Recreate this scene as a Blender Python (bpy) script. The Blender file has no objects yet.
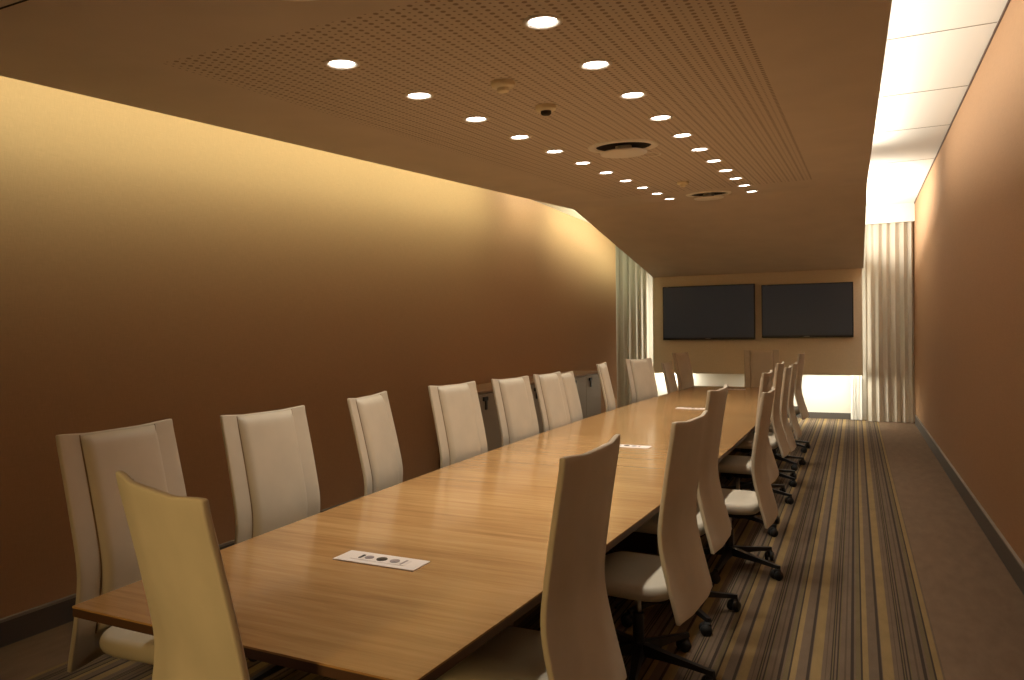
import bpy, bmesh, math, random
from math import sin, cos, pi, radians, atan
from mathutils import Vector, Matrix
random.seed(4)
S = bpy.context.scene
COL = S.collection

# ------------------------------------------------------------------ helpers
def link(o, parent=None):
    COL.objects.link(o)
    if parent is not None:
        o.parent = parent
    return o

def obj(name, bm, m, parent=None, smooth=False, recalc=True):
    me = bpy.data.meshes.new(name)
    if recalc:
        bmesh.ops.recalc_face_normals(bm, faces=bm.faces)
    bm.to_mesh(me); bm.free()
    for mm in (m if isinstance(m, (list, tuple)) else [m]):
        me.materials.append(mm)
    if smooth:
        for p in me.polygons: p.use_smooth = True
    return link(bpy.data.objects.new(name, me), parent)

def tag(o, label, cat, group=None):
    o['label'] = label; o['category'] = cat
    if group: o['group'] = group
    return o

def struct(o):
    o['kind'] = 'structure'
    return o

def empty(name, loc, rz=0.0):
    o = bpy.data.objects.new(name, None)
    o.empty_display_size = .1
    COL.objects.link(o)
    o.location = loc; o.rotation_euler = (0, 0, rz)
    return o

def new(): return bmesh.new()

def box(bm, x0, x1, y0, y1, z0, z1, bev=0.0, seg=2, mi=0):
    r = bmesh.ops.create_cube(bm, size=1.0)
    vs = r['verts']
    for v in vs:
        v.co = Vector((x0 + (v.co.x + .5) * (x1 - x0), y0 + (v.co.y + .5) * (y1 - y0), z0 + (v.co.z + .5) * (z1 - z0)))
    fs = set(f for v in vs for f in v.link_faces)
    for f in fs: f.material_index = mi
    if bev > 0:
        es = set(e for v in vs for e in v.link_edges)
        bmesh.ops.bevel(bm, geom=list(es), offset=bev, segments=seg, profile=.5, affect='EDGES')

def cyl(bm, r0, r1, z0, z1, c=(0, 0), seg=24, cap=True):
    M = Matrix.Translation((c[0], c[1], (z0 + z1) / 2))
    bmesh.ops.create_cone(bm, cap_ends=cap, segments=seg, radius1=r0, radius2=r1, depth=z1 - z0, matrix=M)

def lathe(bm, prof, seg=32, M=None):
    """prof: (r, z) list, revolved round z"""
    rings = []
    for r, z in prof:
        if r < 1e-6:
            rings.append([bm.verts.new((0, 0, z))])
        else:
            rings.append([bm.verts.new((r * cos(2 * pi * i / seg), r * sin(2 * pi * i / seg), z)) for i in range(seg)])
    for a, b in zip(rings, rings[1:]):
        if len(a) == 1 and len(b) == 1: continue
        for i in range(seg):
            j = (i + 1) % seg
            if len(a) == 1: bm.faces.new((a[0], b[i], b[j]))
            elif len(b) == 1: bm.faces.new((a[i], a[j], b[0]))
            else: bm.faces.new((a[i], a[j], b[j], b[i]))
    if M is not None:
        bmesh.ops.transform(bm, matrix=M, verts=[v for r in rings for v in r])

def tube(bm, pts, r, seg=8):
    pts = [Vector(p) for p in pts]
    rings = []
    for i, p in enumerate(pts):
        d = (pts[min(i + 1, len(pts) - 1)] - pts[max(i - 1, 0)]).normalized()
        a = Vector((0, 1, 0)) if abs(d.y) < .9 else Vector((1, 0, 0))
        x = d.cross(a).normalized(); y = d.cross(x).normalized()
        rr = r[i] if isinstance(r, (list, tuple)) else r
        rings.append([bm.verts.new(p + x * cos(2 * pi * k / seg) * rr + y * sin(2 * pi * k / seg) * rr) for k in range(seg)])
    for a, b in zip(rings, rings[1:]):
        for k in range(seg):
            bm.faces.new((a[k], a[(k + 1) % seg], b[(k + 1) % seg], b[k]))
    bm.faces.new(rings[0]); bm.faces.new(rings[-1])

def hexa(bm, P):
    """8 points: bottom 4 ccw then top 4"""
    v = [bm.verts.new(p) for p in P]
    for f in ((0, 1, 2, 3), (4, 5, 6, 7), (0, 1, 5, 4), (1, 2, 6, 5), (2, 3, 7, 6), (3, 0, 4, 7)):
        bm.faces.new([v[i] for i in f])

def lerp_table(tab, x):
    if x <= tab[0][0]: return tab[0][1]
    for (a, fa), (b, fb) in zip(tab, tab[1:]):
        if x <= b: return fa + (fb - fa) * (x - a) / (b - a)
    return tab[-1][1]

def smoothstep(a, b, x):
    t = max(0, min(1, (x - a) / (b - a)))
    return t * t * (3 - 2 * t)

# ------------------------------------------------------------------ materials
def mat(name, col=(.5, .5, .5), rough=.5, metal=0.0, spec=.5, emit=None, es=0.0):
    m = bpy.data.materials.new(name); m.use_nodes = True
    b = m.node_tree.nodes['Principled BSDF']
    b.inputs['Base Color'].default_value = (*col, 1)
    b.inputs['Roughness'].default_value = rough
    b.inputs['Metallic'].default_value = metal
    b.inputs['Specular IOR Level'].default_value = spec
    if emit:
        b.inputs['Emission Color'].default_value = (*emit, 1)
        b.inputs['Emission Strength'].default_value = es
    return m

class G:
    def __init__(s, m):
        s.t = m.node_tree; s.b = s.t.nodes['Principled BSDF']
    def n(s, k, **kw):
        x = s.t.nodes.new(k)
        for a, v in kw.items(): setattr(x, a, v)
        return x
    def l(s, a, b): s.t.links.new(a, b)
    def math(s, op, a, b=None, c=None):
        x = s.n('ShaderNodeMath', operation=op)
        for i, q in enumerate((a, b, c)):
            if q is None: continue
            if isinstance(q, (int, float)): x.inputs[i].default_value = q
            else: s.l(q, x.inputs[i])
        return x.outputs[0]
    def coords(s, scale=(1, 1, 1)):
        tc = s.n('ShaderNodeTexCoord'); mp = s.n('ShaderNodeMapping')
        mp.inputs['Scale'].default_value = scale
        s.l(tc.outputs['Object'], mp.inputs['Vector'])
        return mp.outputs[0]
    def noise(s, vec, scale=5, detail=4, rough=.5):
        x = s.n('ShaderNodeTexNoise'); x.inputs['Scale'].default_value = scale
        x.inputs['Detail'].default_value = detail; x.inputs['Roughness'].default_value = rough
        s.l(vec, x.inputs['Vector']); return x.outputs['Fac']
    def ramp(s, fac, stops, interp='LINEAR'):
        x = s.n('ShaderNodeValToRGB'); r = x.color_ramp; r.interpolation = interp
        while len(r.elements) < len(stops): r.elements.new(1.0)
        for e, (p, c) in zip(r.elements, stops):
            e.position = p; e.color = (*c, 1)
        s.l(fac, x.inputs[0]); return x.outputs[0]
    def mix(s, fac, a, b, mode='MIX'):
        x = s.n('ShaderNodeMix', data_type='RGBA', blend_type=mode)
        for sock, q in ((x.inputs[0], fac), (x.inputs[6], a), (x.inputs[7], b)):
            if isinstance(q, (int, float)): sock.default_value = q
            elif isinstance(q, tuple): sock.default_value = (*q, 1)
            else: s.l(q, sock)
        return x.outputs[2]
    def bump(s, h, strength=.2, dist=.01):
        x = s.n('ShaderNodeBump'); x.inputs['Strength'].default_value = strength
        x.inputs['Distance'].default_value = dist
        s.l(h, x.inputs['Height']); s.l(x.outputs[0], s.b.inputs['Normal'])

def fabric_wall(name, col):
    m = mat(name, col, .85, spec=.2); g = G(m)
    w = g.noise(g.coords((3, 3, 220)), 4, 3)
    w2 = g.noise(g.coords((160, 160, 6)), 4, 2)
    big = g.noise(g.coords((.5, .5, .5)), 2, 2)
    k = g.math('MULTIPLY', w, w2)
    c = g.ramp(k, [(.1, tuple(q * .86 for q in col)), (.45, tuple(min(1, q * 1.1) for q in col))])
    c = g.mix(g.math('MULTIPLY', big, .12), c, tuple(q * .8 for q in col))
    g.l(c, g.b.inputs['Base Color']); g.bump(k, .12, .002)
    return m

WALL = (.47, .28, .155)
M_wall = fabric_wall('wall_fabric', WALL)
M_white = mat('white_paint', (.84, .80, .72), .8, spec=.2)
M_white_panel = mat('white_ceiling_panel', (.82, .78, .70), .75, spec=.2)
M_seam = mat('panel_joint', (.30, .26, .2), .9)  # joint colour between the white ceiling panels
CEIL = (.73, .64, .53)
M_ceil_plain = mat('ceiling_paint', CEIL, .8, spec=.2)
g = G(M_ceil_plain); nz = g.noise(g.coords((1, 1, 1)), 3, 3)
g.l(g.ramp(nz, [(.3, tuple(q * .96 for q in CEIL)), (.7, tuple(q * 1.03 for q in CEIL))]), g.b.inputs['Base Color'])

# perforated acoustic board: alternating large and small round holes
M_perf = mat('perforated_board', CEIL, .8, spec=.2); g = G(M_perf)
def holes(pitch, r, ox, oy):
    tc = g.n('ShaderNodeTexCoord'); sp = g.n('ShaderNodeSeparateXYZ'); g.l(tc.outputs['Object'], sp.inputs[0])
    fx = g.math('SUBTRACT', g.math('FRACT', g.math('ADD', g.math('DIVIDE', sp.outputs[0], pitch[0]), ox + 500)), .5)
    fy = g.math('SUBTRACT', g.math('FRACT', g.math('ADD', g.math('DIVIDE', sp.outputs[1], pitch[1]), oy + 500)), .5)
    fx = g.math('MULTIPLY', fx, pitch[0]); fy = g.math('MULTIPLY', fy, pitch[1])
    d = g.math('SQRT', g.math('ADD', g.math('MULTIPLY', fx, fx), g.math('MULTIPLY', fy, fy)))
    return g.math('LESS_THAN', d, r)
h = g.math('MAXIMUM', holes((.073, .0365), .0105, 0, 0), holes((.073, .0365), .006, .5, .5))
g.l(g.mix(h, CEIL, (.38, .30, .22)), g.b.inputs['Base Color'])

# carpet -------------------------------------------------------------
TAU = (.225, .165, .116); DRK = (.062, .048, .040); YEL = (.390, .275, .125); OLV = (.220, .172, .095); MID = (.150, .110, .080)
M_carpet = mat('striped_carpet', TAU, .95, spec=.1); g = G(M_carpet)
tc = g.n('ShaderNodeTexCoord'); sp = g.n('ShaderNodeSeparateXYZ'); g.l(tc.outputs['Object'], sp.inputs[0])
PER = .297
ph = g.math('FRACT', g.math('DIVIDE', g.math('SUBTRACT', .148 + PER * 40, sp.outputs[0]), PER))
stops = [(0, YEL), (.145, TAU), (.16, DRK), (.2, TAU), (.34, YEL), (.425, DRK), (.45, OLV), (.52, TAU), (.55, DRK), (.597, TAU),
         (.655, MID), (.68, TAU), (.75, OLV), (.768, DRK), (.79, TAU), (.82, DRK), (.836, OLV), (.852, DRK), (.875, TAU), (.93, MID), (.945, TAU)]
st = g.ramp(ph, stops, 'CONSTANT')
inside = g.math('MULTIPLY', g.math('LESS_THAN', sp.outputs[0], .352), g.math('GREATER_THAN', sp.outputs[0], -3.44))
base = g.mix(inside, (.30, .205, .138), st)
fz = g.noise(g.coords((1, 1, 1)), 260, 3, .7)
fz2 = g.noise(g.coords((1, .35, 1)), 14, 5, .65)
base = g.mix(g.math('MULTIPLY', g.math('SUBTRACT', 1.0, fz2), .55), base, (.07, .05, .035))
g.l(g.mix(.5, base, g.ramp(fz, [(.3, (.35, .35, .35)), (.7, (1, 1, 1))]), 'MULTIPLY'), g.b.inputs['Base Color'])
g.bump(fz, .5, .004)

# wood ---------------------------------------------------------------
M_wood = mat('oak_veneer', (.5, .28, .12), .2, spec=.55); g = G(M_wood)
v = g.coords((1.0, 16, 1))
n1 = g.noise(v, 2.2, 6, .6)
n2 = g.noise(g.coords((2.5, 90, 1)), 3, 4, .6)
tc = g.n('ShaderNodeTexCoord'); sp = g.n('ShaderNodeSeparateXYZ'); g.l(tc.outputs['Object'], sp.inputs[0])
bid = g.math('FLOOR', g.math('DIVIDE', sp.outputs[1], .24))
wn = g.n('ShaderNodeTexWhiteNoise', noise_dimensions='1D'); g.l(bid, wn.inputs['W'])
k = g.math('ADD', g.math('MULTIPLY', n1, .75), g.math('MULTIPLY', n2, .3))
k = g.math('ADD', k, g.math('MULTIPLY', g.math('SUBTRACT', wn.outputs['Value'], .5), .14))
g.l(g.ramp(k, [(.25, (.31, .168, .066)), (.5, (.43, .248, .102)), (.75, (.54, .335, .148))]), g.b.inputs['Base Color'])
g.l(g.ramp(n2, [(.2, (.16, .16, .16)), (.8, (.24, .24, .24))]), g.b.inputs['Roughness'])
g.b.inputs['Coat Weight'].default_value = .3; g.b.inputs['Coat Roughness'].default_value = .09
M_wood_edge = mat('dark_wood_edge', (.075, .035, .018), .45)
M_pedestal = mat('dark_pedestal_wood', (.06, .032, .018), .5)

# leather, metal, plastics -------------------------------------------
M_leather = mat('cream_leather', (.66, .54, .40), .52, spec=.4); g = G(M_leather)
ln = g.noise(g.coords((1, 1, 1)), 190, 3, .6); lb = g.noise(g.coords((1, 1, 1)), 6, 3)
g.l(g.ramp(lb, [(.3, (.56, .505, .41)), (.7, (.62, .555, .45))]), g.b.inputs['Base Color']); g.bump(ln, .10, .002)
M_pad_seam = mat('brown_seam', (.26, .18, .115), .7)
M_black = mat('black_plastic', (.012, .012, .013), .42)
M_rubber = mat('black_rubber', (.016, .016, .016), .7)
M_chrome = mat('brushed_steel', (.62, .60, .57), .3, 1.0)
M_base = mat('grey_baseboard', (.105, .092, .084), .5)
M_base_top = mat('baseboard_cap', (.30, .26, .22), .45)
M_fixture = mat('fixture_white', (.93, .88, .78), .5)
M_detector = mat('detector_cream', (.92, .82, .58), .5)
M_dark = mat('dark_void', (.03, .022, .017), .9)
M_lens = mat('lamp_lens', (1, 1, 1), .4, emit=(1.0, .93, .84), es=14)
M_cab = mat('cabinet_taupe', (.30, .235, .165), .4)
M_cab_top = mat('cabinet_brown_top', (.34, .20, .105), .45)
M_plate = mat('socket_plate_white', (.82, .76, .74), .38)
M_sock = mat('socket_black', (.02, .018, .02), .4)
M_sockgrey = mat('socket_grey', (.32, .28, .30), .45)
M_bezel = mat('tv_bezel', (.006, .006, .007), .3)
M_screen = mat('tv_screen', (.045, .050, .056), .36, spec=.35, emit=(.75, .86, 1.0), es=.009)  # faint cool glow added so the black screens stay neutral under warm lamps
M_logo = mat('tv_mark', (.24, .24, .24), .4)
M_curtain = mat('curtain_fabric', (.60, .55, .465), .85, spec=.2); g = G(M_curtain)
cz = g.noise(g.coords((60, 60, 3)), 5, 2); g.bump(cz, .1, .003)
M_sheer = mat('sheer_white', (.85, .84, .80), .8)

# ------------------------------------------------------------------ camera
f = 730.0; roll = .012; pitch = 6.4 / f; yaw = atan(343 / f); H = 1.55
Fh = Vector((-sin(yaw), cos(yaw), 0)); R = Vector((cos(yaw), sin(yaw), 0)); Z = Vector((0, 0, 1))
Fw = Fh * cos(pitch) - Z * sin(pitch); U = Z * cos(pitch) + Fh * sin(pitch)
Rc = R * cos(roll) - U * sin(roll); Uc = R * sin(roll) + U * cos(roll)
cam = bpy.data.cameras.new('camera'); co = bpy.data.objects.new('camera', cam); COL.objects.link(co)
M3 = Matrix((Rc, Uc, -Fw)).transposed().to_4x4(); M3.translation = (0, 0, H)
co.matrix_world = M3
cam.sensor_width = 36; cam.lens = f / 1024 * 36; cam.clip_start = .05; cam.clip_end = 60
S.camera = co

# ------------------------------------------------------------------ room shell
XL, XR, YB, YF = -3.92, .89, -2.4, 13.88
bm = new(); box(bm, -4.7, 1.1, YB - .1, YF + .1, -.1, 0); struct(obj('floor', bm, M_carpet))
bm = new(); box(bm, XR, XR + .1, YB, YF + .1, 0, 3.598); struct(obj('wall_right', bm, M_wall))
bm = new(); box(bm, XR - .008, XR, YB, 13.55, 3.58, 3.6); struct(obj('trim_1', bm, M_wood_edge))
bm = new(); box(bm, XL - .1, XL, YB, 12.80, 0, 3.345); struct(obj('wall_left', bm, M_wall))
bm = new(); box(bm, -4.6, 1.1, YB - .1, YB, -.0, 3.7); struct(obj('wall_back', bm, M_wall))
# window bay behind the left curtain
bm = new(); box(bm, -4.6, XL - .1, 12.70, 12.80, 0, 3.345); box(bm, -4.7, -4.6, 12.70, YF + .1, 0, 3.345)
struct(obj('wall_bay', bm, M_white))
bm = new(); box(bm, -4.7, XR + .1, YF, YF + .1, 0, 3.7); struct(obj('wall_front', bm, M_white))
# upper (cove) ceilings
bm = new(); box(bm, -1.4, XR + .1, YB, YF + .1, 3.6, 3.7); struct(obj('ceiling_right_cove', bm, M_white_panel))
bm = new(); box(bm, -4.7, -1.4, YB, YF + .1, 3.345, 3.7); struct(obj('ceiling_left_cove', bm, M_white_panel))
bm = new()
for y in (1.6, 3.0, 4.42, 5.84, 7.245, 8.54, 10.15): box(bm, -.4, XR - .012, y - .004, y + .004, 3.597, 3.601)
struct(obj('trim_2', bm, M_seam))
# pelmet over right curtain
bm = new(); box(bm, .14, XR, 13.52, 13.56, 3.30, 3.6); struct(obj('trim_3', bm, M_white))
# baseboards
bm = new(); box(bm, XL, XL + .018, YB, 12.78, 0, .125, mi=0); box(bm, XL, XL + .022, YB, 12.78, .125, .14, mi=1)
struct(obj('baseboard_left', bm, [M_base, M_base_top]))
bm = new(); box(bm, XR - .018, XR, YB, 13.5, 0, .145, mi=0); box(bm, XR - .02, XR, YB, 13.5, .145, .157, mi=1)
struct(obj('baseboard_right', bm, [M_base, M_base_top]))
bm = new(); box(bm, -3.9, .1, YF - .02, YF, 0, .105); struct(obj('baseboard_front', bm, M_base))

# suspended sloping ceiling slab
A0, B0 = 2.57, .0675
def cz_(y): return A0 + B0 * y
SX0, SX1, YK, YE = -3.365, .135, 9.15, 13.32
ZK = cz_(YK); ZE = 2.555
bm = new()
def slab(bm, x0, x1, y0, y1, z0, z1, t):
    hexa(bm, [(x0, y0, z0), (x1, y0, z0), (x1, y1, z1), (x0, y1, z1), (x0, y0, z0 + t), (x1, y0, z0 + t), (x1, y1, z1 + t), (x0, y1, z1 + t)])
PX0, PX1, PY0, PY1 = -2.66, -.385, 2.19, 8.3
slab(bm, SX0, SX1, YB + .3, PY0, cz_(YB + .3), cz_(PY0), .10)
slab(bm, SX0, SX1, PY1, YK, cz_(PY1), ZK, .10)
slab(bm, SX0, PX0, PY0, PY1, cz_(PY0), cz_(PY1), .10)
slab(bm, PX1, SX1, PY0, PY1, cz_(PY0), cz_(PY1), .10)
slab(bm, SX0, SX1, YK, YE, ZK, ZE, .10)
struct(obj('ceiling', bm, M_ceil_plain))
bm = new(); slab(bm, PX0, PX1, PY0, PY1, cz_(PY0), cz_(PY1), .10); struct(obj('ceiling_perforated', bm, M_perf))
# hairline panel joint near the camera end
bm = new(); slab(bm, SX0, SX1, 1.512, 1.520, cz_(1.512) - .0015, cz_(1.52) - .0015, .003); struct(obj('trim_4', bm, M_dark))

# floating end panel that carries the screens
M_panel = fabric_wall('end_panel', (.83, .74, .58))
bm = new(); box(bm, -3.38, .115, 13.32, 13.42, .79, 2.56, .004); struct(obj('wall_screen_panel', bm, M_panel))

# ------------------------------------------------------------------ lamps
SLOPE = math.atan(B0)
def area(name, loc, sx, sy, power, col, rot=(0, 0, 0), spread=180):
    l = bpy.data.lights.new(name, 'AREA'); l.shape = 'RECTANGLE'; l.size = sx; l.size_y = sy
    l.energy = power; l.color = col; l.spread = radians(spread)
    o = bpy.data.objects.new(name, l); COL.objects.link(o); o.location = loc; o.rotation_euler = rot
    return o

P_DOWN = 3.7
dl = bpy.data.lights.new('downlight_lamp', 'SPOT')
dl.energy = P_DOWN * 12; dl.color = (1, .90, .74); dl.spot_size = radians(84); dl.spot_blend = 1.0; dl.shadow_soft_size = .05
ring_bm = new()
lathe(ring_bm, [(.058, .0), (.062, -.006), (.074, -.006), (.078, -.002), (.078, .001), (.058, .02), (.058, 0)], 32)
lens_bm = new(); lathe(lens_bm, [(0, -.003), (.05, -.002), (.0585, .002)], 32)
ring_o = lens_o = None
ordn = ['nearest the camera', 'second from the camera', 'third from the camera', 'fourth from the camera', 'fifth from the camera', 'sixth from the camera',
        'seventh from the camera', 'eighth from the camera', 'third from the far end', 'second from the far end', 'at the far end']
for side, X in (('right', -1.075), ('left', -2.03)):
    for i in range(11):
        y = 2.6 + .628 * i
        e = empty('recessed_downlight', (X, y, cz_(y)))
        e.rotation_euler = (SLOPE, 0, 0)
        tag(e, 'round lit ceiling downlight, %s in the %s row' % (ordn[i], side), 'ceiling light', 'recessed downlights in two rows')
        if ring_o is None:
            ring_o = obj('trim_ring', ring_bm, M_fixture, e, True); lens_o = obj('lens', lens_bm, M_lens, e, True)
            ring_o['label'] = 'pale trim ring'; lens_o['label'] = 'glowing lens'
        else:
            for q in (ring_o, lens_o):
                c = q.copy(); COL.objects.link(c); c.parent = e
        o = bpy.data.objects.new('downlight_lamp', dl); COL.objects.link(o); o.location = (X, y, cz_(y) - .02)

WARM = (.90, 1.0, .66); NEUT = (1.0, .95, .83)
def slab_top(y): return (cz_(y) if y < YK else ZK + (ZE - ZK) * (y - YK) / (YE - YK)) + .10
def cove(x, y0, y1, power, col, tilt, up=.05, w=.05):
    """LED run lying on the slab, tipped by tilt degrees from straight up towards the wall (+ = right wall)"""
    ym = (y0 + y1) / 2; za, zb = slab_top(y0) + up, slab_top(y1) + up
    L = math.hypot(y1 - y0, zb - za)
    o = area('cove_light', (x, ym, (za + zb) / 2), w, L, power, col)
    d = Vector((0, y1 - y0, zb - za)).normalized()
    nrm = Vector((sin(radians(tilt)), 0, cos(radians(tilt)))); nrm = (nrm - d * nrm.dot(d)).normalized()
    zz = -nrm; yy = d; xx = yy.cross(zz)
    m = Matrix((xx, yy, -nrm)).transposed()
    m = Matrix((yy.cross(-nrm), yy, -nrm)).transposed()
    o.rotation_euler = m.to_euler()
cove(SX0 + .06, 1.2, 7.7, 43, WARM, -104, .10, .13)
cove(SX0 + .06, 8.3, 9.1, 7, WARM, -95, .10, .13)
cove(SX0 + .06, 9.35, 12.9, 23, WARM, -88, .08, .10)
cove(SX0 + .12, 8.2, 9.1, 10, NEUT, -25, .03)
cove(SX0 + .12, 9.4, 11.6, 9, NEUT, -25, .03)
cove(SX1 - .05, -1.5, 9.0, 74, NEUT, 42, .06)
cove(SX1 - .05, 10.2, 13.2, 62, NEUT, 25, .06)
# light behind the floating panel: bottom runs and side runs
area('panel_light', (-.40, 13.70, .84), 1.0, .05, 3.0, (1, .94, .76), (radians(12), 0, 0))
area('panel_light', (-3.12, 13.70, .84), .5, .05, 12.0, (1, .94, .76), (radians(12), 0, 0))
area('panel_light', (-.72, 13.335, .784), 1.6, .025, 24.0, (1, .94, .76), (0, 0, 0))
area('panel_light', (.07, 13.46, 1.70), .04, 1.6, 3.0, (1, .93, .76), (radians(90), 0, 0))
area('panel_light', (-3.35, 13.46, 1.70), .04, 1.6, 5.5, (1, .93, .76), (radians(90), 0, radians(20)))
# unseen lamp added behind the camera to light the near chair back yellow
rl = area('rear_fill_light', (-1.75, -2.3, 2.1), .5, .5, 3.4, (1, .66, .25), spread=40)
rl.rotation_euler = (Vector((-1.46, 1.2, .95)) - rl.location).to_track_quat('-Z', 'Y').to_euler()

# ------------------------------------------------------------------ ceiling fittings
vents = [(1.72, 'large round ceiling air diffuser at the top edge above the near table end'), (5.24, 'large round ceiling air diffuser midway between the downlight rows'),
         (8.72, 'far round ceiling air diffuser between the last downlights')]
vp = None
for y, lab in vents:
    e = empty('air_diffuser', (-1.535, y, cz_(y))); e.rotation_euler = (SLOPE, 0, 0); tag(e, lab, 'air vent', 'round ceiling air diffusers')
    if vp is None:
        b1 = new(); lathe(b1, [(.20, -.001), (.203, -.006), (.212, -.014), (.255, -.010), (.262, -.002), (.262, 0)], 48)
        b2 = new(); lathe(b2, [(0, -.002), (.202, -.0025), (.202, -.0005)], 48)
        b3 = new(); lathe(b3, [(0, -.064), (.148, -.064), (.166, -.060), (.173, -.050), (.164, -.044), (.06, -.042), (.06, -.002)], 48)
        vp = [obj('flange_ring', b1, M_fixture, e, True), obj('dark_throat', b2, M_dark, e), obj('centre_disc', b3, M_fixture, e, True)]
        vp[1]['label'] = 'dark opening behind the disc'
    else:
        for q in vp:
            c = q.copy(); COL.objects.link(c); c.parent = e
def detector(y, x, lab, dark):
    e = empty('smoke_detector', (x, y, cz_(y))); e.rotation_euler = (SLOPE, 0, 0); tag(e, lab, 'smoke detector')
    b = new(); lathe(b, [(.058, .001), (.060, -.014), (.054, -.026), (.034, -.03), (0, -.03)], 28); obj('housing', b, M_detector, e, True)
    b = new(); lathe(b, [(.03, -.028), (.03, -.044), (.024, -.05), (0, -.05)], 24)
    obj('sensor_head', b, M_dark if dark else M_detector, e, True)
detector(3.25, -1.56, 'cream round smoke detector nearest the camera, all pale', False)
detector(3.81, -1.563, 'cream round smoke detector with a dark sensor tip', True)
detector(7.5, -1.578, 'small pale detector between the two far air diffusers', False)
b = new(); y = 5.72
lathe(b, [(.088, .001), (.088, -.004), (.098, -.004), (.098, .001)], 36)
o = obj('access_ring', b, M_fixture, None, True); o.location = (-1.47, y, cz_(y)); o.rotation_euler = (SLOPE, 0, 0)
tag(o, 'thin pale ring set in the ceiling just beyond the middle air diffuser', 'ceiling fitting')

# ------------------------------------------------------------------ screens
def tv(x0, x1, z0, z1, lab):
    e = empty('wall_screen', ((x0 + x1) / 2, 13.32, z0)); tag(e, lab, 'television', 'black screens on the end wall')
    w = (x1 - x0) / 2; h = z1 - z0
    b = new(); box(b, -w * .5, w * .5, -.045, 0, h * .25, h * .75, .004); obj('wall_mount', b, M_black, e)
    b = new(); box(b, -w, w, -.085, -.035, 0, h, .006); obj('bezel', b, M_bezel, e)
    b = new(); box(b, -w + .018, w - .018, -.0868, -.080, .04, h - .018); obj('screen', b, M_screen, e)['label'] = 'dark grey glass with a faint added glow'
    b = new(); box(b, -.045, .045, -.088, -.082, .015, .025, .002)
    obj('brand_mark', b, M_logo, e)
    b = new(); box(b, -w + .06, -w + .10, -.088, -.082, h - .013, h - .007, .001); obj('corner_mark', b, M_logo, e)
tv(-3.17, -1.565, 1.40, 2.365, 'left one of the two black wall screens on the end wall')
tv(-1.455, -.02, 1.425, 2.335, 'right one of the two black wall screens on the end wall')

# ------------------------------------------------------------------ curtains
def curtain(name, x0, x1, y, z0, z1, n, amp, m, lab, seed, cat='curtain'):
    rnd = random.Random(seed); b = new()
    W = x1 - x0; N = n * 12; K = 24
    phs = [rnd.uniform(.75, 1.3) for _ in range(n)]; tot = sum(phs); cum = [0]
    for p in phs: cum.append(cum[-1] + p / tot)
    off = [rnd.uniform(-.5, .5) for _ in range(n + 1)]
    def fold(u, v):
        k = 0
        while k < n - 1 and u > cum[k + 1]: k += 1
        t = (u - cum[k]) / (cum[k + 1] - cum[k])
        a = amp * (.75 + .5 * (.5 + off[k])) * (1 - .25 * v)
        s = sin(2 * pi * t)
        dx = .012 * sin(3.1 * v + off[k] * 9) * (1 - abs(2 * u - 1))
        return dx + .008 * sin(4 * pi * t), a * (s + .25 * sin(4 * pi * t + off[k] * 4 + v * 1.5))
    for sgn in (0, 1):
        rows = []
        for j in range(K + 1):
            v_ = j / K
            row = []
            for i in range(N + 1):
                u_ = i / N
                dx, dy = fold(u_, v_)
                row.append(b.verts.new((x0 + W * u_ + dx, y + dy + sgn * .004, z1 + (z0 - z1) * v_)))
            rows.append(row)
        for j in range(K):
            for i in range(N):
                b.faces.new((rows[j][i], rows[j][i + 1], rows[j + 1][i + 1], rows[j + 1][i]))
    o = obj(name, b, m, None, True, recalc=False); tag(o, lab, cat)
    return o
curtain('curtain', .165, .865, 13.60, .012, 3.30, 6, .040, M_curtain, 'pleated grey-beige floor-length curtain beside the right wall', 3)
curtain('curtain', -4.24, -3.535, 13.60, .012, 3.33, 6, .036, M_curtain, 'pleated grey-beige floor-length curtain at the end of the left wall', 8)
o = curtain('sheer_curtain', -.075, .11, 13.74, .01, .80, 4, .022, M_sheer, 'short width of sheer white curtain showing beneath the end panel', 5)

# ------------------------------------------------------------------ conference table
CX = -1.545
def half(y): # boat-shaped outline
    t = (y - 6.2) / 4.78
    return .765 - .157 * t * t
TY0, TY1, TT, TB = 1.425, 10.98, .74, .708
e = empty('conference_table', (CX, 6.2, 0)); TAB = e
tag(e, 'long boat-shaped oak conference table with a glossy top', 'table')
def outline(ins=0.0, n=60):
    ys = [TY0 + ins + (TY1 - TY0 - 2 * ins) * i / n for i in range(n + 1)]
    return [(half(y) - ins, y - 6.2) for y in ys] + [(-(half(y) - ins), y - 6.2) for y in reversed(ys)]
def prism(pts, z0, z1):
    b = new(); lo = [b.verts.new((x, y, z0)) for x, y in pts]; hi = [b.verts.new((x, y, z1)) for x, y in pts]
    b.faces.new(lo); b.faces.new(hi)
    for i in range(len(pts)):
        j = (i + 1) % len(pts); b.faces.new((lo[i], lo[j], hi[j], hi[i]))
    return b
top = obj('tabletop', prism(outline(0), TT - .006, TT), M_wood, e); top['label'] = 'glossy oak veneer top'
edge = obj('tabletop_edge', prism(outline(.001), TB, TT - .006), M_wood_edge, e); edge['label'] = 'dark brown edge band'
for y in (2.6, 5.0, 7.4, 9.8):
    b = new(); box(b, -.30, .30, y - 6.2 - .04, y - 6.2 + .04, .012, TB, .006); box(b, -.36, .36, y - 6.2 - .10, y - 6.2 + .10, 0, .02, .005)
    obj('pedestal', b, M_pedestal, e)
b = new(); box(b, -.02, .02, -3.6, 3.6, .30, TB - .001, .004); obj('cable_spine', b, M_pedestal, e)

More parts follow.
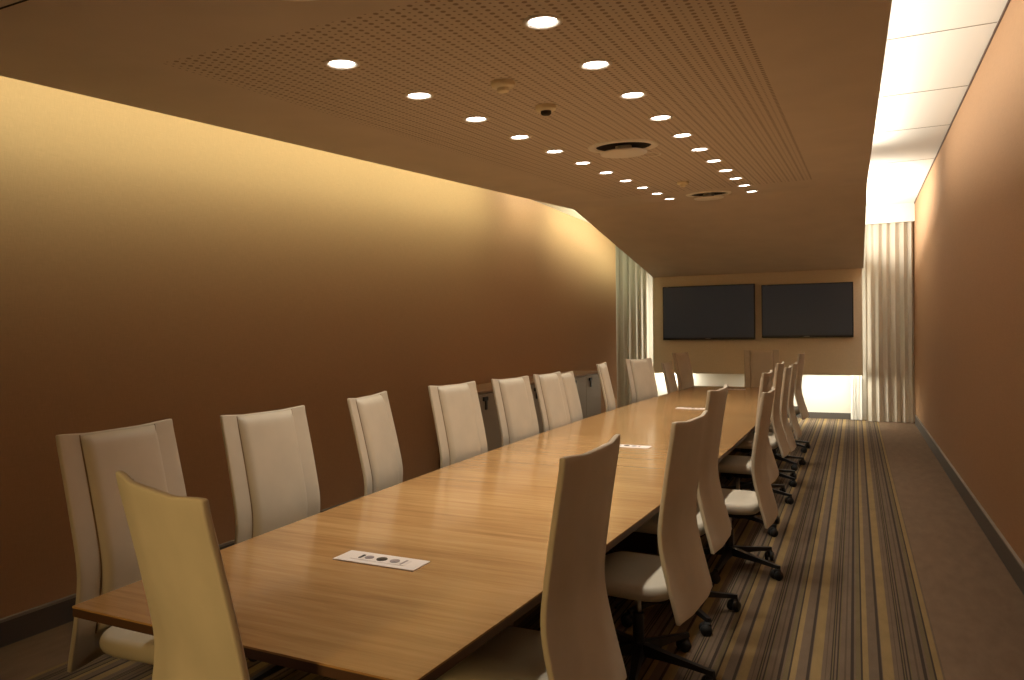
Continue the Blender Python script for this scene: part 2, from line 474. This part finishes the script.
# power plates
pp = None
for y, w in ((2.16, 'nearest the camera'), (5.02, 'second from the camera'), (7.72, 'third from the camera'), (10.45, 'at the far end of the table')):
    e = empty('power_plate', (-1.545 if y != 5.02 else -1.475, y, TT)); tag(e, 'white flush table power plate with round black sockets, ' + w, 'power socket', 'power plates in the table top')
    if pp is None:
        b = new(); box(b, -.172, .172, -.056, .056, 0, .005, .002); q1 = obj('plate', b, M_plate, e)
        b = new(); box(b, -.115, .115, -.030, .030, .005, .0065, .001); q2 = obj('insert', b, M_plate, e)
        pp = [q1, q2]
        for x, r, m in ((-.05, .017, M_sockgrey), (.005, .020, M_sock), (.06, .018, M_sockgrey)):
            b = new(); cyl(b, r, r, .0066, .0085, (x, 0), 24); cyl(b, r * .45, r * .45, .0085, .0095, (x, 0), 16); pp.append(obj('socket', b, m, e))
        b = new(); box(b, -.087, -.076, -.018, .018, .0066, .009, .001); pp.append(obj('data_port', b, M_sock, e))
        b = new(); box(b, .094, .102, -.024, .024, .0066, .008, .001); pp.append(obj('data_port', b, M_sockgrey, e))
    else:
        for q in pp:
            c = q.copy(); COL.objects.link(c); c.parent = e

# ------------------------------------------------------------------ cabinets along the left wall
cy = [6.5, 7.82, 9.14, 10.46]
cname = ['nearest', 'middle', 'farthest']
for i in range(3):
    y0, y1 = cy[i], cy[i + 1]
    e = empty('low_cabinet', (-3.67, (y0 + y1) / 2, 0)); L = (y1 - y0) / 2 - .003
    tag(e, 'taupe low cabinet against the left wall, %s of the three' % cname[i], 'cabinet', 'low cabinets along the left wall')
    b = new(); box(b, -.226, .20, -L, L, .06, .945, .003); box(b, -.20, .17, -L, L, 0, .06); obj('body', b, M_cab, e)
    for s in (-1, 1):
        b = new(); ya, yb = (-L + .004, -.003) if s < 0 else (.003, L - .004)
        box(b, .2, .22, ya, yb, .075, .935, .002); d = obj('door', b, M_cab, e)
        yc = ya + .16
        b = new(); box(b, .219, .240, yc - .05, yc + .05, .862, .905, .006); box(b, .222, .236, yc - .004, yc + .034, .77, .866, .004)
        obj('handle', b, M_black, d)['label'] = 'black latch handle'
b = new(); box(b, -.235, .232, 6.48 - 8.77, 10.48 - 8.77, .947, .975, .003)
o = obj('cabinet_top', b, M_cab_top); o.location = (-3.67, 8.77, 0); tag(o, 'long brown top laid over the low cabinets on the left', 'countertop')

# ------------------------------------------------------------------ chairs
HW = .262; TOPZ = 1.22
PROF = [(.395, -.268), (.445, -.255), (.52, -.238), (.60, -.221), (.68, -.207), (.73, -.202), (.78, -.204), (.86, -.217), (1.0, -.243), (1.11, -.265), (1.22, -.288)]
def prof(z): return lerp_table(PROF, z)
def profs(z): return sum(prof(z + d) for d in (-.04, -.02, 0, .02, .04)) / 5
def wing(s): return .016 * smoothstep(.10, HW, abs(s))
def shell_bm():
    b = new(); NS, NT, T = 24, 30, .020
    def pt(i, j, back):
        s = -HW + 2 * HW * i / NS; t = j / NT
        zt = TOPZ - .004 + .010 * smoothstep(.10, HW, abs(s))
        z = .395 + (zt - .395) * t
        x = profs(z) + wing(s) - (T if back else 0)
        return (x, s * (1 - .02 * t), z)
    F = [[b.verts.new(pt(i, j, 0)) for i in range(NS + 1)] for j in range(NT + 1)]
    Bk = [[b.verts.new(pt(i, j, 1)) for i in range(NS + 1)] for j in range(NT + 1)]
    for j in range(NT):
        for i in range(NS):
            b.faces.new((F[j][i], F[j][i + 1], F[j + 1][i + 1], F[j + 1][i])); b.faces.new((Bk[j][i], Bk[j + 1][i], Bk[j + 1][i + 1], Bk[j][i + 1]))
        for i in (0, NS): b.faces.new((F[j][i], F[j + 1][i], Bk[j + 1][i], Bk[j][i]))
    for i in range(NS):
        for j in (0, NT): b.faces.new((F[j][i], F[j][i + 1], Bk[j][i + 1], Bk[j][i]))
    return b
PW = .166
def pad_bm():
    b = new(); NS, NT = 20, 40
    def pt(i, j, back):
        s = -PW + 2 * PW * i / NS; z = .50 + (TOPZ - .010 - .50) * j / NT
        x = profs(z) + .002
        if not back:
            th = .008 + .026 * (1 - max(0, (abs(s) - PW + .028) / .028) ** 2.2)
            q = max(0, (z - (TOPZ - .058)) / .048)
            th = .006 + (th - .006) * math.sqrt(max(0, 1 - q * q)) 
            q2 = max(0, (.56 - z) / .06); th = .006 + (th - .006) * math.sqrt(max(0, 1 - q2 * q2))
            x += th + wing(s) * .3
        return (x, s, z)
    F = [[b.verts.new(pt(i, j, 0)) for i in range(NS + 1)] for j in range(NT + 1)]
    Bk = [[b.verts.new(pt(i, j, 1)) for i in range(NS + 1)] for j in range(NT + 1)]
    for j in range(NT):
        for i in range(NS):
            b.faces.new((F[j][i], F[j][i + 1], F[j + 1][i + 1], F[j + 1][i])); b.faces.new((Bk[j][i], Bk[j + 1][i], Bk[j + 1][i + 1], Bk[j][i + 1]))
        for i in (0, NS): b.faces.new((F[j][i], F[j + 1][i], Bk[j + 1][i], Bk[j][i]))
    for i in range(NS):
        for j in (0, NT): b.faces.new((F[j][i], F[j][i + 1], Bk[j][i + 1], Bk[j][i]))
    return b
def seam_lines_bm():  # dark tubes for the stitched seams, also standing in for groove shade
    b = new()
    for s in (-PW - .0025, PW + .0025):
        tube(b, [(profs(z) + wing(s) + .0015, s, z) for z in [.50 + (TOPZ - .506) * k / 24 for k in range(25)]], .0024, 6)
    return b
def seat_bm():
    """waterfall cushion: super-ellipse plan, crowned top"""
    b = new(); NA, NR = 48, 8
    def plan(a):
        c, s = cos(a), sin(a); p = 2 / 4.2
        return (.235 * math.copysign(abs(c) ** p, c), .238 * math.copysign(abs(s) ** p, s))
    levels = []  # (scale, z)
    for k in range(9):
        t = pi * k / 8 - pi / 2
        levels.append((1 - .10 * (1 - cos(t)), .488 + .034 * sin(t)))
    inner_t = [(.75, .526), (.5, .529), (.25, .530)]
    rings = []
    for sc, z in [(.4, .452)] + levels + inner_t:
        rr = []
        for i in range(NA):
            x, y = plan(2 * pi * i / NA)
            x *= sc; y *= sc
            zz = z - (.026 * max(0, (x - .11) / .12) ** 2)
            rr.append(b.verts.new((x + .022, y, zz)))
        rings.append(rr)
    for p, q in zip(rings, rings[1:]):
        for i in range(NA): b.faces.new((p[i], p[(i + 1) % NA], q[(i + 1) % NA], q[i]))
    b.faces.new(rings[0]); b.faces.new(rings[-1])
    return b
def mech_bm():
    b = new(); box(b, -.10, .12, -.07, .07, .395, .455, .01)
    pts = [(-.06, .405), (-.14, .415), (-.20, .46), (-.226, .56)]
    for y in (-.05, .05):
        for (xa, za), (xb, zb) in zip(pts, pts[1:]):
            hexa(b, [(xa, y - .018, za - .012), (xb, y - .018, zb - .012), (xb, y + .018, zb - .012), (xa, y + .018, za - .012),
                     (xa, y - .018, za + .012), (xb - .008, y - .018, zb + .012), (xb - .008, y + .018, zb + .012), (xa, y + .018, za + .012)])
    tube(b, [(.02, .06, .41), (.03, .17, .405), (.03, .20, .40)], .006, 8)
    return b
def leg_bm(a):
    b = new(); c, s = cos(a), sin(a); n = (-s, c)
    st = [(.03, .030, .085, .135), (.12, .024, .083, .118), (.24, .019, .076, .100), (.350, .015, .066, .084)]
    for (r0, w0, a0, t0), (r1, w1, a1, t1) in zip(st, st[1:]):
        P = lambda r, w, z: (c * r + n[0] * w, s * r + n[1] * w, z)
        hexa(b, [P(r0, -w0, a0), P(r1, -w1, a1), P(r1, w1, a1), P(r0, w0, a0), P(r0, -w0 * .7, t0), P(r1, -w1 * .7, t1), P(r1, w1 * .7, t1), P(r0, w0 * .7, t0)])
    tmp = new(); tmp.free()
    cyl(b, .011, .011, .048, .086, (c * .343, s * .343), 12)
    return b
def caster_bm(a, tw):
    b = new(); cx, cy_ = cos(a) * .343, sin(a) * .343
    M = Matrix.Translation((cx, cy_, 0)) @ Matrix.Rotation(tw, 4, 'Z')
    t = new()
    for y in (-.017, .017):
        bmesh.ops.create_cone(t, cap_ends=True, segments=20, radius1=.029, radius2=.029, depth=.018, matrix=Matrix.Translation((.016, y, .029)) @ Matrix.Rotation(pi / 2, 4, 'X'))
    bmesh.ops.create_cone(t, cap_ends=True, segments=16, radius1=.024, radius2=.018, depth=.02, matrix=Matrix.Translation((.008, 0, .056)))
    box(t, -.012, .026, -.007, .007, .02, .058, .003)
    me = bpy.data.meshes.new('t'); t.to_mesh(me); t.free(); b.from_mesh(me); bpy.data.meshes.remove(me)
    bmesh.ops.transform(b, matrix=M, verts=b.verts)
    return b

def make_chair():
    root = empty('conference_chair', (0, 0, 0)); parts = {}
    bk = obj('backrest', shell_bm(), M_leather, root, True)
    mod = bk.modifiers.new('bevel', 'BEVEL'); mod.width = .006; mod.segments = 3; mod.limit_method = 'ANGLE'; mod.angle_limit = radians(50)
    obj('back_pad', pad_bm(), M_leather, bk, True); p = obj('seam_lines', seam_lines_bm(), M_pad_seam, bk, True); p['label'] = 'dark seam lines'
    obj('seat', seat_bm(), M_leather, root, True)
    obj('tilt_mechanism', mech_bm(), M_black, root)['label'] = 'black tilt mechanism'
    b = new(); cyl(b, .014, .014, .22, .40, seg=20); obj('gas_column', b, M_chrome, root, True)['label'] = 'steel column'
    b = new(); cyl(b, .036, .032, .085, .14, seg=24); cyl(b, .027, .025, .14, .27, seg=24); obj('base_hub', b, M_black, root)['label'] = 'black hub'
    rnd = random.Random(2)
    for k in range(5):
        a = 2 * pi * k / 5 + .35
        lg = obj('leg', leg_bm(a), M_black, root); lg['label'] = 'black base arm'
        obj('caster', caster_bm(a, rnd.uniform(0, 6.28)), M_rubber, lg, True)
    return root
def copy_tree(o, parent=None):
    c = o.copy(); COL.objects.link(c); c.parent = parent
    for ch in [q for q in COL.objects if q.parent == o]: copy_tree(ch, c)
    return c
LIFTED = ('backrest', 'seat', 'tilt_mechanism')
proto = None
def chair(xm, ym, topz, face, label, group, spin):
    """xm, ym: middle of the back's top edge; face: heading in degrees"""
    global proto
    first = proto is None
    if first: proto = make_chair()
    r = proto if first else copy_tree(proto)
    return (r, xm, ym, topz, face, label, group, spin)
GL, GR = 'chairs along the left side of the table', 'chairs along the right side of the table'
LEFT = [(-2.57, 1.89, 1.209, 5, 'nearest cream chair on the left side, against the near table corner'),
        (-2.60, 2.69, 1.19, -4, 'second cream chair from the camera along the left side of the table'),
        (-2.55, 3.45, 1.205, 12, 'third cream chair on the left side, turned and narrower in view'),
        (-2.47, 4.29, 1.215, -7, 'fourth cream chair on the left side, just before the cabinets start'),
        (-2.50, 5.27, 1.197, -9, 'fifth cream chair on the left side, in front of the nearest cabinet'),
        (-2.46, 5.94, 1.197, -4, 'sixth cream chair on the left side, overlapping the one behind it'),
        (-2.52, 6.52, 1.17, 4, 'seventh cream chair on the left side, half hidden behind the sixth'),
        (-2.50, 7.58, 1.214, 8, 'slim cream chair seen nearly edge-on before the farthest cabinet'),
        (-2.48, 9.00, 1.216, -23, 'cream chair turned toward the camera in front of the left curtain'),
        (-2.42, 10.25, 1.12, -2, 'low narrow chair back between curtain chair and the tall far-left chair'),
        (-2.40, 11.05, 1.235, -14, 'tall brownish chair at the far left corner of the table')]
RIGHT = [(-.725, 2.14, 1.197, 179.5, 'nearest chair on the right side, large dark back toward the camera'),
         (-.645, 3.23, 1.171, 175.5, 'second chair on the right side, with a lit seat corner'),
         (-.66, 4.03, 1.241, 179, 'third chair on the right side, taller back over the table edge'),
         (-.495, 4.93, 1.165, 179, 'fourth chair on the right side, pulled out with pale seat showing'),
         (-.61, 5.98, 1.225, 179, 'fifth chair on the right side, top just above the fourth chair'),
         (-.61, 7.07, 1.25, 179.5, 'sixth chair on the right side, rising taller behind the fifth'),
         (-.61, 7.90, 1.174, 179.5, 'seventh chair on the right side, lower between two taller backs'),
         (-.615, 8.85, 1.17, 179.5, 'second farthest chair on the right side of the table'),
         (-.615, 10.10, 1.245, 176, 'farthest chair on the right side, against the white lit recess')]
ENDS = [(-1.512, 1.205, 1.198, 72, 'yellow-lit chair at the near head of the table, back to camera'),
        (-1.30, 11.75, 1.255, -78, 'dim chair at the far head of the table under the screens')]
todo = [chair(*t[:4], t[4], GL, i) for i, t in enumerate(LEFT)] + [chair(*t[:4], t[4], GR, i + 20) for i, t in enumerate(RIGHT)] + [chair(*t[:4], t[4], 'chairs at the two heads of the table', i + 40) for i, t in enumerate(ENDS)]
SPIN = {20: 24, 21: 12, 22: 42, 23: 66, 24: 57, 25: 66, 26: 57, 27: 45, 28: 54}
PIV = Vector((-.215, 0, .56)); TOP = Vector((-.288, 0, TOPZ))
def tilt_of(spin): return .028 if spin < 20 else ((-.040 if spin < 24 else -.075) if spin < 40 else .02)
for r, xm, ym, topz, face, label, group, spin in todo:
    a = radians(face); ti = -tilt_of(spin)
    Rt = Matrix.Rotation(ti, 3, 'Y')
    tx = (PIV + Rt @ (TOP - PIV)).x
    r.location = (xm - cos(a) * tx, ym - sin(a) * tx, 0); r.rotation_euler = (0, 0, a)
    tag(r, label, 'chair', group)
    dz = topz - TOPZ
    sa = radians(SPIN.get(spin, (spin * 29) % 72))
    for ch in [q for q in COL.objects if q.parent == r]:
        k = ch.name.split('.')[0]
        if k == 'backrest':
            ch.rotation_euler.y = ti; ch.location = PIV - Rt @ PIV
        if k in LIFTED: ch.location.z += dz
        elif k in ('leg', 'base_hub'): ch.rotation_euler.z = sa

# ------------------------------------------------------------------ render look
w = bpy.data.worlds.new('world'); S.world = w; w.use_nodes = True
w.node_tree.nodes['Background'].inputs[0].default_value = (.02, .018, .015, 1)
w.node_tree.nodes['Background'].inputs[1].default_value = .2
S.view_settings.view_transform = 'Standard'; S.view_settings.look = 'None'
S.view_settings.gamma = 1.0; S.view_settings.use_curve_mapping = False
S.view_settings.exposure = 0.0
c = S.cycles
c.max_bounces = 10; c.diffuse_bounces = 6; c.glossy_bounces = 4; c.sample_clamp_indirect = 6.0
c.use_denoising = True
